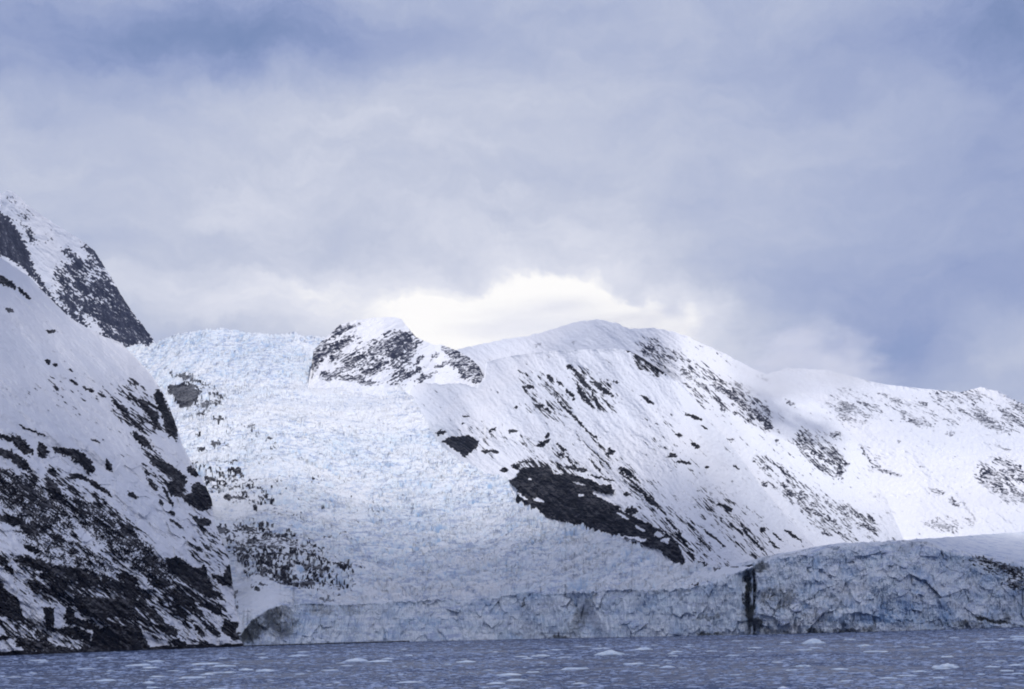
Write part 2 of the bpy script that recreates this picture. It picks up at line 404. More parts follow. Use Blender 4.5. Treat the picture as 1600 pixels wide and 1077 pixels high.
    R = np.maximum(R, .6 * speckle(PX, PY, np.full(PX.shape, .29), 36, 12, 2.0, 23))
    D2 = field(PX, PY, [(40, 780, 110, 35, 30, 0.56), (190, 845, 130, 26, 38, 0.56), (110, 870, 120, 30, 28, 0.50)])   # leafless scrub
    R = np.maximum(R, .80 * speckle(PX, PY, D2, 45, 3.2, 1.9, 33))
    Z = D * rays(PX, PY)[..., 2] + H
    R = np.maximum(R, sstep(-Z + 3.2 + 3 * fbm(PX / 14, PY / 5, 3, 9), -1, 1))     # bare tide band
    a, b = rot(PX, PY, 42)
    rel = 24 * fbm(a / 240, b / 80, 3, 41) + 11 * fbm(a / 90, b / 20, 4, 42) + 4.6 * fbm(a / 24, b / 7, 4, 43, .62)
    rel = rel + R * (5.0 * fbm(a / 14, b / 9, 4, 44, .6, True) - 3)
    low = np.clip((PY - 650) / 150, 0, 1)
    rel = rel + low * 5 * fbm(a / 40, b / 14, 5, 46, .6, True)
    f1, f2, rv, tl = worley(a / 26, b / 15, 47)
    rel = rel + low * (6 * tl + 4 * (rv - .5))
    env = np.clip((PY[0] - PY) / 12, .15, 1)
    D = D + rel * env
    z = np.zeros_like(R)
    return finish('mountain_slope', PX, PY, D, [R, z, z], M_near, label='steep snowy shore slope at the left with dark brown rock bands above the water', cat='mountain slope')
left_slope()

# ---- B: the dark rocky peak behind it
def dark_peak():
    px = grid(-420, 247, .8); n = len(px)
    top = cv([(-420, 60), (-150, 215), (-50, 275), (0, 303), (14, 297), (24, 303), (45, 322), (75, 343), (108, 364), (130, 377), (148, 392), (160, 412), (172, 430), (186, 455),
              (200, 478), (214, 497), (226, 512), (236, 525), (244, 538), (262, 560)], px)
    top = top + 3.0 * fbm(px / 9, px * 0, 4, 5)
    fy = cv([(-420, 400), (0, 470), (75, 510), (150, 545), (190, 550), (248, 548)], px)
    fd = cv([(-420, 2000), (0, 2600), (170, 3500), (262, 3900)], px)
    PY, D = profile(px, fd, fy, [(top, 1.15)], [(top, 360)], 1)
    PX = np.broadcast_to(px, PY.shape)
    items = [('p', 1, [(-60, 300), (0, 330), (12, 338), (30, 362), (45, 392), (56, 425), (76, 452), (62, 447), (35, 418), (10, 404), (-60, 380)]),
             (70, 455, 12, 6, 45), (90, 480, 24, 6, 42), (120, 497, 24, 6, 42), (145, 395, 18, 7, 50), (158, 412, 10, 6, 40), (165, 495, 30, 12, 35), (205, 515, 34, 12, 32),
             (225, 520, 20, 8, 60), (115, 400, 14, 4, 50), (105, 395, 10, 4, 30), (48, 368, 12, 5, 60), (190, 470, 18, 7, 60), (180, 528, 26, 5, 12)]
    R = paint(PX, PY, items, 51, 5.0, 1.7) * .68
    Dn = field(PX, PY, [(130, 450, 60, 50, 50, .66), (180, 490, 80, 40, 50, .68), (60, 350, 60, 35, 35, .40), (10, 340, 60, 40, 40, .45), (200, 510, 60, 24, 40, .70), (-200, 300, 200, 120, 30, .6)])
    R = np.maximum(R, .75 * speckle(PX, PY, Dn - .06, 38, 7, 3, 55))
    a, b = rot(PX, PY, 45)
    rel = 30 * fbm(a / 140, b / 60, 4, 61) + 12 * fbm(a / 40, b / 18, 5, 62, .55, True) + R * 4 * fbm(a / 8, b / 6, 3, 63)
    z = np.zeros_like(R)
    return finish('mountain_peak', PX, PY, D + rel, [R, z, z], M_far, label='dark rocky peak dusted with snow behind the left slope', cat='mountain')
dark_peak()

# ---- C: the icefall with its cliff in the water
C_TOP = [(150, 545), (200, 541), (225, 538), (250, 530), (280, 525), (310, 520), (340, 517), (400, 520), (430, 523), (455, 520), (480, 524), (500, 525), (560, 560), (620, 598),
         (648, 628), (682, 686), (720, 716), (760, 738), (794, 756), (808, 784), (830, 797), (860, 806), (900, 818), (950, 837), (985, 850), (1010, 860), (1040, 873),
         (1075, 884), (1110, 886), (1140, 885), (1180, 882), (1230, 880)]
CLIFF = [(150, 1000), (370, 990), (385, 978), (400, 962), (425, 948), (480, 943), (560, 942), (640, 938), (700, 936), (760, 936), (800, 930), (822, 922), (850, 928), (900, 926),
         (950, 922), (1030, 920), (1080, 918), (1110, 910), (1140, 898), (1180, 886), (1230, 882)]
def icefall_grid(px):
    dw = cv(DW, px); fy = water_y(px, dw) + 1.5
    top = cv(C_TOP, px)
    top = box(top, 5, 0)
    cs = np.maximum(box(cv(CLIFF, px), 41, 0), 890)
    cl = np.maximum(cv(CLIFF, px) + (3 + 7 * (px < 470)) * fbm(px / 16, px * 0, 3, 70) + 1.5 * fbm(px / 4, px * 0, 2, 71), top + 1)
    dw = box(dw + np.clip(340 - px, 0, 170) * 2.5, 161, 0)
    m1 = cv([(150, 800), (500, 790), (900, 760), (1230, 750)], px)
    m2 = cv([(150, 690), (500, 655), (700, 640), (1230, 640)], px)
    m3 = cv([(150, 612), (300, 604), (480, 596), (1230, 590)], px)
    return profile(px, dw, fy, [(cs, 1.5 + 1.7 * sstep(px, 650, 950)), (m1, .37), (m2, .46), (m3, .31), (top, .62)], [(cl, 110), (px * 0 + 512, 800)], 1, clamp=top), cl, fy
def icefall():
    px = grid(150, 1177, .8)
    (PY, D), cl, fy = icefall_grid(px)
    D[111:] = box(box(D[111:], 13, 0), 13, 0)
    PX = np.broadcast_to(px, PY.shape)
    cliff = sstep(PY - cl, -2, 4)
    R3 = rays(PX, PY); X = R3[..., 0] * D; Y = R3[..., 1] * D
    wx = X + 22 * fbm(X / 90, Y / 90, 3, 101); wy = Y + 22 * fbm(X / 90, Y / 90, 3, 102)
    # crevasses lie across the flow: cells wider than long
    f1, f2, rv, tl = worley(wx / 38 + wy / 160, wy / 17, 103); g1, g2, rw, tm = worley(wx / 17, wy / 8, 104); e1, e2, re_, te = worley(wx / 6, wy / 6, 107)
    calm = field(PX, PY, [(560, 640, 150, 30, 5, .42), (430, 640, 70, 24, -10, .35), (390, 840, 80, 14, 12, .85), (350, 790, 60, 20, 10, .6), (400, 930, 50, 30, 20, .9), (1140, 890, 60, 8, -10, .9)])
    rgh = 1 - calm
    wave = fbm(wx / 150, wy / 26, 4, 108, .6, True)
    wave = fbm(wx / 150, wy / 26, 4, 108, .6, True)
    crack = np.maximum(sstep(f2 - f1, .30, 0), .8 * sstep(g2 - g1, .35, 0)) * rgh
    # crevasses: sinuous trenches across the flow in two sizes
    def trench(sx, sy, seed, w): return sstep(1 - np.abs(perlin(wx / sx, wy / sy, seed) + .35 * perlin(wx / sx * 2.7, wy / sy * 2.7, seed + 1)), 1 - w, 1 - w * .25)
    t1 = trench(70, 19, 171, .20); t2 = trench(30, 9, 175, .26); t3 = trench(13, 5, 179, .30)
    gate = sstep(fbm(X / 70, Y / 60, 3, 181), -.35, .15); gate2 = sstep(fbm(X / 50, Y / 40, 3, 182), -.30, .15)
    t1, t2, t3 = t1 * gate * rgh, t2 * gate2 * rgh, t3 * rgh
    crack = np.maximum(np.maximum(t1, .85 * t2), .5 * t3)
    zo = rgh * (2.2 * (rv - .5) + 2.6 * tl + 1.6 * (rw - .5) + 2.0 * tm + .9 * (re_ - .5) + 1.1 * te + 4.0 * wave) - 12 * t1 - 7.5 * t2 - 3 * t3 \
        + 14 * fbm(X / 200, Y / 110, 3, 105) + 2.5 * rgh * fbm(X / 30, Y / 12, 4, 106, .6)
    rise = np.clip((cl - PY) / 6, 0, 1)
    # cliff face: broken columns and buttresses
    h1, h2, ru, tu = worley(PX / 21 + .3 * fbm(PX / 30, PY / 30, 2, 110), PY / 34, 111); k1, k2, rk_, tk = worley(PX / 8, PY / 11, 112)
    face = 3 * (ru - .5) + 5.5 * tu + 1.4 * (rk_ - .5) + 2 * tk + 12 * fbm(PX / 70, PY / 160, 3, 113) + 4.5 * fbm(PX / 7, PY / 30, 4, 114, .6, True)
    face = face + 16 * np.exp(-((PX - 910 + .55 * (960 - PY)) / 14) ** 2)      # recess with a leaning shadow
    face = face + 22 * np.exp(-((PX - 1168) / 9) ** 2)
    D = D + face * cliff
    it = [('p', 1, [(264, 600), (286, 594), (304, 600), (316, 612), (311, 626), (298, 634), (284, 638), (274, 626), (262, 612)]), (285, 583, 22, 6, 0, .7), (296, 590, 18, 5, 20, .7),
          (322, 632, 13, 9, -30, .7), (341, 657, 12, 5, 0, .8), (309, 679, 5, 3, 0, .9), (336, 692, 11, 5, -20, .75), (316, 703, 8, 4, 0, .8), (392, 667, 8, 6, 0, .6), (368, 722, 6, 2.5, 0),
          (370, 737, 13, 5, 5), (330, 745, 14, 4, 0), (332, 748, 10, 4, 0), (348, 750, 8, 3, 0), (337, 760, 8, 5, 0), (350, 757, 6, 4, 0), (357, 778, 9, 6, 15), (373, 781, 8, 4, 0), (382, 774, 9, 3, 32), (398, 789, 6, 3, 20),
          (363, 765, 5, 3, 0), (347, 830, 14, 8, 15), (360, 842, 10, 4, 20), (390, 827, 8, 5, 0), (408, 824, 8, 3, 0), (372, 862, 11.2, 3.0, 15, 0.85), (395, 855, 9.799999999999999, 3.5999999999999996, 0, 0.85), (385, 872, 9.799999999999999, 3.0, 20, 0.85), (415, 860, 9.799999999999999, 3.0, 20, 0.85),
          (430, 880, 14.0, 3.0, 20, 0.85), (440, 900, 9.799999999999999, 3.5999999999999996, 10, 0.85), (503, 895, 18, 4, 85, .9), (480, 905, 16, 5, 0, .8), (530, 908, 4, 8, 0, .8), (410, 913, 11.2, 3.0, 10, 0.85), (400, 920, 10, 4, 20), (365, 945, 8, 9, 60, .8), (368, 930, 5, 10, 20, .7),
          (455, 868, 12, 4, 10, .8), (505, 935, 14, 5, 0, .6), (1140, 872, 16, 3, -10, .8), (1125, 886, 12, 2.5, -15, .7), (1090, 910, 20, 1.6, -12, .8), (1150, 882, 14, 3, -10, .9)]
    it = [q if q[0] == 'p' else (q[0], q[1], q[2] * .80, q[3] * .70, q[4], .8 * (q[5] if len(q) > 5 else 1.0)) for q in it]
    R = paint(PX, PY, it, 121, 4.2, 1.5)
    Dn = field(PX, PY, [(440, 862, 110, 42, 20, .53), (500, 895, 80, 32, 5, .50), (410, 880, 70, 24, 25, .56), (340, 740, 60, 26, 10, .44), (380, 765, 70, 26, 10, .46), (390, 690, 60, 45, 30, .38), (520, 770, 130, 50, 10, .34), (480, 830, 120, 40, 10, .36), (310, 620, 50, 40, 10, .45), (600, 880, 160, 40, 0, .26), (1030, 870, 100, 14, 18, .25)])  # debris speckle; some patches paint crevasse shading
    R = np.maximum(R, .72 * speckle(PX, PY, Dn, 10, 6, 2.0, 131) * (1 - cliff))
    zo = zo * (1 - cliff) * np.clip(.25 + rise, 0, 1) * (1 - .8 * box(box(R, 9, 0), 9, 1))
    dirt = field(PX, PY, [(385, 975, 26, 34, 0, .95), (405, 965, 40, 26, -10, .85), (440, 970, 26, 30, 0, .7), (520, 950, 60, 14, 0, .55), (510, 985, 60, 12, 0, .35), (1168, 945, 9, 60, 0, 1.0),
                          (900, 975, 14, 34, 25, .6), (925, 940, 10, 20, 25, .55), (1065, 930, 6, 20, 0, .5), (1030, 922, 70, 4, 0, .6), (1110, 964, 30, 4, -4, .7), (875, 997, 18, 6, 0, .9), (1110, 992, 26, 6, 0, .9), (830, 992, 30, 5, 0, .5),  # the leaning pair paints the shadow in the cliff recess
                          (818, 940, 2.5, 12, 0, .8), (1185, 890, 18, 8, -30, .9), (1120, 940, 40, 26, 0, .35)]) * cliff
    dirt = np.maximum(dirt, .16 * cliff * sstep(fbm(PX / 10, PY / 26, 4, 141, .6), .18, .5))
    wl = sstep(PY - fy, -5, -1.5) * cliff; dirt = np.maximum(dirt, wl * (.8 * (PX < 640) + .45))
    ice = np.clip(.22 + .95 * fbm(X / 110, Y / 70, 4, 142, .6) + .30 * np.exp(-((PX - 640) / 260) ** 2 - ((PY - 860) / 90) ** 2) - .6 * calm, 0, 1)
    ice = np.maximum(ice, .55 * field(PX, PY, [(370, 545, 110, 26, 5, 1), (420, 575, 90, 20, 5, .8), (800, 760, 80, 26, 15, 1)]))
    tx = fbm(PX / 7 + .8 * fbm(PX / 30, PY / 20, 2, 151), PY / 2.8, 4, 152, .6) + .7 * fbm(PX / 30, PY / 10, 3, 153, .6)
    ice = np.clip(ice * .7 + .62 * crack + (.40 * sstep(tx, .0, .50) - .08) * (1 - .7 * calm), 0, 1)  # crack and tx terms also paint crevasse shade into the blue-ice mask
    cf = sstep(PY - cl + 7 * fbm(PX / 14, PY / 8, 3, 148), -5, 5)
    ice = ice * (1 - cf) + cf * ( np.clip(.52 + .6 * fbm(PX / 50, PY / 24, 4, 143), 0, 1))
    k = 1 + np.arange(PY.shape[0] - 1)
    test = np.zeros(PY.shape, bool); test[:112] = True
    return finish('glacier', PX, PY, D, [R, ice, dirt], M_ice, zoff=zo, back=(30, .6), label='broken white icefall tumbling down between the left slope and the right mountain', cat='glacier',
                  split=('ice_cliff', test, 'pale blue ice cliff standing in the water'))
icefall()

# range of the icefall's upper edge, shared by the mountains that rise behind it
_px = grid(150, 1232, 4.0)
(_PY, _D), _, _ = icefall_grid(_px)
def ice_edge_d(px): return np.interp(px, _px, _D[-1])


# ---- E: the rock knob standing in the ice
def nunatak():
    px = grid(478, 778, .7)
    top = cv([(478, 620), (486, 575), (490, 548), (500, 536), (515, 522), (532, 507), (550, 502), (575, 498), (600, 496), (618, 496), (628, 499), (638, 513), (650, 527), (680, 540), (690, 538), (700, 543), (715, 548), (735, 560),
              (748, 572), (756, 588), (763, 606), (778, 640)], px) + 1.6 * fbm(px / 7, px * 0, 4, 6)
    fy = np.full(px.shape, 645.0); fd = cv([(478, 2740), (600, 2780), (680, 3050), (778, 3120)], px)
    PY, D = profile(px, fd, fy, [(top, .80)], [(top, 330)], 1)
    PX = np.broadcast_to(px, PY.shape)
    it = [(492, 562, 7, 20, 8), (512, 548, 22, 7, -30), (500, 555, 8, 10, 0), (535, 538, 20, 4, -28), (600, 542, 28, 7, -30), (622, 552, 18, 9, -50), (628, 530, 14, 7, -40), (560, 560, 26, 4, -26), (510, 586, 9, 6, 0), (552, 592, 24, 4, 6),
          (590, 573, 22, 5, -28), (640, 585, 18, 4, -28), (665, 590, 14, 3.5, -24), (530, 520, 12, 3.5, -25), (548, 510, 14, 3.5, -15), (636, 548, 10, 6, -60), (645, 515, 16, 4, 55), (655, 562, 12, 3, -50), (575, 598, 12, 4, 5),
          (700, 548, 14, 5, 40), (722, 562, 20, 6, 40), (742, 578, 18, 6, 45), (754, 598, 16, 4.5, 62), (690, 570, 10, 2.5, -30), (680, 556, 10, 2, -40), (545, 575, 16, 3, -20), (605, 520, 10, 2, -30)]
    R = paint(PX, PY, it, 151, 4.0, 1.4) * .8
    Dn = field(PX, PY, [(570, 560, 80, 36, -20, .50), (620, 550, 50, 36, -40, .55), (640, 590, 60, 14, -10, .42), (730, 572, 44, 22, 45, .60), (520, 530, 40, 24, -25, .52)])
    R = np.maximum(R, .9 * speckle(PX, PY, Dn, -28, 8, 3, 155))
    a, b = rot(PX, PY, -28)
    rel = 90 * ((PX - 625) / 140) ** 2 * (PX < 625) + 50 * np.clip((PX - 625) / 150, 0, 1) + 16 * fbm(a / 60, b / 26, 4, 161) + 7 * fbm(a / 22, b / 8, 4, 162, .6, True) + 4 * R * fbm(a / 7, b / 4, 3, 163)
    z = np.zeros_like(R)
    return finish('rocky_knob', PX, PY, D + rel, [R, z, z], M_far, back=(120, .7), label='rounded rocky knob streaked with snow standing above the top of the icefall', cat='rock knob')
nunatak()

# ---- D: mountain on the right, three masses one behind the other
BIG_BAND = [(794, 752), (806, 745), (812, 732), (830, 729), (858, 731), (868, 742), (890, 740), (925, 750), (938, 757), (955, 757), (962, 770), (945, 773), (925, 765), (932, 772), (955, 785), (975, 800), (985, 803),
            (1000, 812), (1040, 830), (1060, 850), (1073, 882), (1052, 880), (1030, 860), (1008, 855), (990, 842), (950, 840), (900, 822), (860, 812), (820, 800), (806, 790), (808, 765)]
def d_foot(px):
    y = cv(C_TOP[12:] + [(1300, 872), (1420, 862), (1500, 856), (1750, 850)], px)
    d = np.where(px < 1180, ice_edge_d(np.minimum(px, 1230)), 0) + 12
    d2 = cv([(1100, 1700), (1180, 1800), (1300, 2000), (1450, 2150), (1750, 2300)], px)
    w = sstep(px, 1060, 1200)
    d = d * (1 - w) + d2 * w
    c = .60 * d - rays(px, y)[:, 2] * d
    k = 137
    pad = np.pad(c, 60, mode='edge'); c = np.max([pad[i:i + len(c)] for i in range(0, 121, 6)], 0)
    return y, box(box(c, 81, 0), 81, 0) + 6
D_ITEMS = [(689, 676, 9, 5, -10), ('p', 1, [(690, 690), (705, 681), (735, 681), (749, 690), (745, 700), (726, 715), (712, 705)]), (760, 706, 9, 3, 0), (774, 706, 6, 3, 0),
    (694, 597, 5, 3, -30), (728, 651, 6, 2, 0), (722, 662, 3, 1.5, 0), (770, 672, 8, 3, -30), (801, 674, 8, 3, 0, .7), (849, 693, 12, 3.5, -25), (855, 681, 4, 5, 0), (876, 711, 8, 3.5, 35), (878, 700, 11, 3.5, 45),
    (860, 592, 9, 5, 60, .8), (875, 600, 8, 3, 50), (890, 615, 12, 3, 50), (907, 612, 14, 4, 70), (918, 625, 17, 4, 62), (931, 627, 17, 3.5, 65), (891, 574, 6, 5, 0), (908, 592, 22, 4, 50), (940, 607, 22, 5, 35),
    (963, 597, 7, 3, 0, .7), (827, 605, 10, 4, 0, .8), (843, 635, 6, 4, 0), (856, 641, 6, 4, 30), (805, 637, 3, 2, 0), (880, 635, 20, 2.5, 48), (905, 660, 24, 2.5, 48), (925, 680, 10, 2, 40), (1012, 625, 14, 4, 40, .8),
    (955, 708, 8, 3.5, -20), (953, 703, 3, 4, 0), (980, 738, 15, 5, 35), (990, 755, 32, 2.4, 40), (1084, 652, 14, 4, 15), (1061, 680, 6, 4, 20), (1087, 697, 8, 4, 30), (1051, 712, 7, 4, 0), (1068, 723, 11, 3, 10), (1100, 668, 6, 2, 30),
    (788, 734, 7, 4, 0), (806, 729, 7, 5, 0), ('p', 1, BIG_BAND), (985, 850, 22, 5, 18), (1018, 784, 17, 5, 38), (986, 798, 10, 7, 0), (963, 790, 9, 4, 30), (1064, 840, 12, 3, 45), (1052, 822, 20, 2.5, 48), (940, 747, 22, 1.8, 15),
    (1000, 768, 26, 2, 35), (980, 773, 7, 4, 0), (820, 722, 16, 2.5, 0, .7), (900, 733, 22, 4, 8, .7), (1078, 867, 10, 4, 40, .8), (1095, 881, 10, 4, 10, .8), (930, 728, 16, 1.8, 48), (890, 720, 20, 2, 50, .8), (945, 722, 16, 1.5, 45, .9),
    (1115, 840, 26, 2.3, 40), (1100, 850, 18, 1.8, 45), (1180, 848, 26, 2.3, 45), (1165, 832, 8, 4, 45), (1150, 826, 16, 2, 42), (1192, 829, 5, 5, 0), (1238, 836, 16, 3, 35), (1215, 840, 12, 2, 40), (1210, 852, 12, 2, 40),
    (1136, 794, 10, 5, 25), (1125, 788, 5, 2.5, 0), (1253, 773, 9, 8, 70), (1235, 772, 13, 8, 10, .75), (1227, 760, 9, 5, 20), (1270, 790, 10, 4, 30), (1272, 801, 14, 6, 25), (1302, 815, 26, 3.5, 42), (1290, 834, 9, 4, 20),
    (1355, 824, 20, 5, 20), (1362, 812, 15, 2.6, 48), (1335, 803, 10, 3, 40), (1295, 788, 8, 4, 50), (1320, 800, 14, 3, 40), (1196, 757, 8, 4, 20), (1150, 730, 6, 2, 30), (1180, 722, 5, 2, 30), (1105, 730, 4, 2, 20), (1040, 700, 4, 2, 20)]
D_ITEMS = [it if it[0] == 'p' else (it[0], it[1], it[2] * .92, it[3] * .80, it[4], (it[5] if len(it) > 5 else 1.0) * .9) for it in D_ITEMS]
D_HOLES = [(842, 782, 8, 3.0, 12), (816, 776, 9, 2, 35), (948, 780, 24, 3, 26), (985, 842, 24, 3.5, 6), (1015, 815, 16, 2, 24), (1030, 835, 8, 5, 0), (1000, 826, 10, 2, 30), (828, 749, 3, 1.5, 0), (1040, 845, 7, 4, 0), (908, 774, 4, 2, 0), (972, 806, 12, 2, 30), (905, 756, 10, 2, 20, .6)]
def relief(PX, PY, ang, seed, big=1.0):
    a, b = rot(PX + 14 * fbm(PX / 90, PY / 90, 3, seed + 7), PY + 14 * fbm(PX / 90, PY / 90, 3, seed + 8), ang)
    return big * 26 * fbm(a / 260, b / 80, 3, seed) + 11 * fbm(a / 90, b / 24, 4, seed + 1, .55) + 1.5 * fbm(a / 22, b / 9, 4, seed + 2, .6, True) + 2.6 * fbm(PX / 6, PY / 5, 3, seed + 3)
def near_mountain():
    px = grid(596, 1290, .8)
    fy, fd = d_foot(px)
    top = cv([(596, 603), (650, 602), (700, 601), (745, 604), (756, 592), (760, 566), (780, 560), (800, 556), (835, 551), (870, 548), (920, 546), (965, 545), (985, 549), (1005, 560), (1030, 577),
              (1065, 600), (1100, 640), (1150, 705), (1190, 760), (1240, 820), (1290, 872)], px)
    top = top + 1.6 * fbm(px / 8, px * 0, 4, 8) * sstep(px, 960, 990) + 9 * (fbm(px / 26, px * 0, 4, 18) - .2) * sstep(-px, -750, -738)
    PY, D = profile(px, None, fy + 22, [(cv([(596, 640), (700, 668), (1290, 668)], px), .60), (top, .44 + .16 * sstep(px, 700, 860))], [(top, 480)], 21, c0=fd)
    PX = np.broadcast_to(px, PY.shape)
    R = paint(PX, PY, D_ITEMS + [(1000, 557, 28, 3.5, 38), (985, 548, 10, 3, 20), (1030, 578, 12, 3, 40)], 171, 3.0, .7)
    hol = paint(PX, PY, D_HOLES, 173, 2.0, .5); R = R * (1 - hol)
    Dn = field(PX, PY, [(850, 620, 70, 36, 45, 0.44), (930, 610, 60, 28, 42, 0.47), (1050, 700, 90, 40, 40, 0.36), (950, 720, 110, 26, 42, 0.42), (1080, 850, 120, 30, 42, 0.46), (1040, 800, 80, 40, 45, 0.42), (860, 710, 80, 20, 25, 0.44),
                        (760, 690, 50, 30, 20, 0.40), (1150, 820, 100, 40, 42, 0.44), (700, 640, 60, 20, 20, 0.30), (1010, 570, 30, 12, 40, 0.62), (860, 735, 60, 16, 12, 0.52)])
    R = np.maximum(R, .85 * speckle(PX, PY, Dn, 45, 15, 1.9, 175)); R = np.maximum(R, .6 * speckle(PX, PY, np.full(PX.shape, .32), 44, 10, 1.9, 177))
    rel = relief(PX, PY, 46, 181)
    # shallow bowl under the crest, then the shoulder below it
    rel = rel + 26 * np.exp(-((PX - 900) / 100) ** 2 - ((PY - 580 - .16 * (PX - 900)) / 22) ** 2)
    a, b = rot(PX, PY, 30)
    rk = 5 * fbm(a / 16, b / 9, 4, 186, .6, True) + 5 * worley(a / 22, b / 12, 187)[3]
    band = paint(PX, PY, [('p', 1, BIG_BAND)], 171, 3.0, .7)
    rel = rel + R * rk - 14 * band
    D = D + rel * np.clip((fy + 22 - PY) / 30, .1, 1)
    z = np.zeros_like(R)
    return finish('mountain', PX, PY, D, [R, z, z], M_mid, back=(70, .7), label='snowy mountainside right of the icefall with one long black rock band at its foot', cat='mountain',
                  split=('rock_band', band > .4, 'long black rock band above the ice'))
M_mid = terrain_mat('snow_over_black_rock', SNOW, (.55, .70, .86), (.25, .42, .66), (.005, .005, .006), (.013, .012, .014), (.05, .05, .05), 2.2, .50, .07)
near_mountain()
def high_ridge():
    px = grid(540, 1420, .8)
    fy, fd = d_foot(np.maximum(px, 600))
    top = cv([(540, 600), (600, 560), (640, 560), (690, 552), (740, 540), (790, 530), (830, 524), (870, 512), (905, 502), (935, 499), (960, 504), (985, 514), (1020, 512), (1060, 520), (1090, 534), (1125, 549),
              (1150, 562), (1180, 578), (1210, 590), (1240, 605), (1270, 624), (1300, 648), (1340, 692), (1370, 745), (1400, 815), (1420, 862)], px) + (3.2 + 6 * sstep(px, 1260, 1320)) * fbm(px / 12, px * 0, 4, 9, .6)
    fd = fd + .6 * (50 + 420 * sstep(1080 - px, 0, 260))
    f2 = np.maximum(cv([(540, 640), (960, 640), (1080, 800), (1200, 885), (1420, 880)], px), top + 5)
    PY, D = profile(px, None, f2, [(top, .60)], [(top, 520)], 1, c0=fd)
    PX = np.broadcast_to(px, PY.shape)
    it = D_ITEMS[60:] + [(1084, 652, 14, 4, 15), (1135, 612, 18, 6, 20, .8), (1150, 625, 14, 5, 35, .85), (1180, 645, 28, 6, 35), (1198, 666, 9, 6, 30), (1195, 592, 8, 3.5, 30, .8), (1072, 585, 14, 6, 40, .7), (1100, 605, 12, 5, 30, .6),
        (1235, 630, 8, 3.5, 30, .8), (1305, 680, 9, 5, -20, .8), (1258, 700, 8, 4, 30, .8), (1278, 712, 10, 5, 30, .8), (1312, 738, 7, 13, 0, .9), (1288, 734, 4, 7, 0, .9), (1300, 722, 8, 4, 30, .8), (1320, 725, 6, 4, 0, .8), (1140, 688, 8, 3, 10, .7),
        (1350, 700, 10, 2, 60, .7), (1352, 710, 4, 3, 0, .8), (1215, 690, 6, 2, 20, .7), (1130, 640, 8, 3, 30, .7), (1050, 560, 10, 3, 30, .7), (1020, 545, 10, 4, 35, .8), (840, 540, 7, 3, -30, .6), (895, 535, 5, 3, 0, .5), (770, 498, 12, 5, -10, .6)]
    it = [(q[0], q[1], q[2] * .85, q[3] * .75, q[4], (q[5] if len(q) > 5 else 1.0) * .85) for q in it if q[0] != 'p']
    R = paint(PX, PY, it, 191, 4.0, 1.3)
    Dn = field(PX, PY, [(1080, 590, 80, 40, 40, 0.45), (1160, 630, 80, 30, 38, 0.49), (1280, 705, 60, 34, 40, 0.51), (1260, 780, 120, 30, 40, 0.47), (1340, 815, 60, 20, 35, 0.47), (1020, 550, 40, 24, 40, 0.46), (1200, 690, 120, 60, 40, 0.31), (1110, 545, 80, 12, 30, 0.36)])
    R = np.maximum(R, .85 * speckle(PX, PY, Dn, 41, 12, 2.1, 195)); R = np.maximum(R, .6 * speckle(PX, PY, np.full(PX.shape, .34), 38, 8, 2.2, 197) * (PY > 560))
    rel = relief(PX, PY, 42, 201, .2 + .4 * sstep(PX, 950, 1100)) + 6 * R * fbm(PX / 9, PY / 6, 4, 206, .6, True)
    D = D + rel * np.clip((PY[0] - PY) / 30, .1, 1)
    z = np.zeros_like(R)
    return finish('mountain_ridge', PX, PY, D, [R, z, z], M_far, back=(80, .7), label='sunlit snow ridge falling from the cloud down to the right', cat='mountain ridge')
high_ridge()
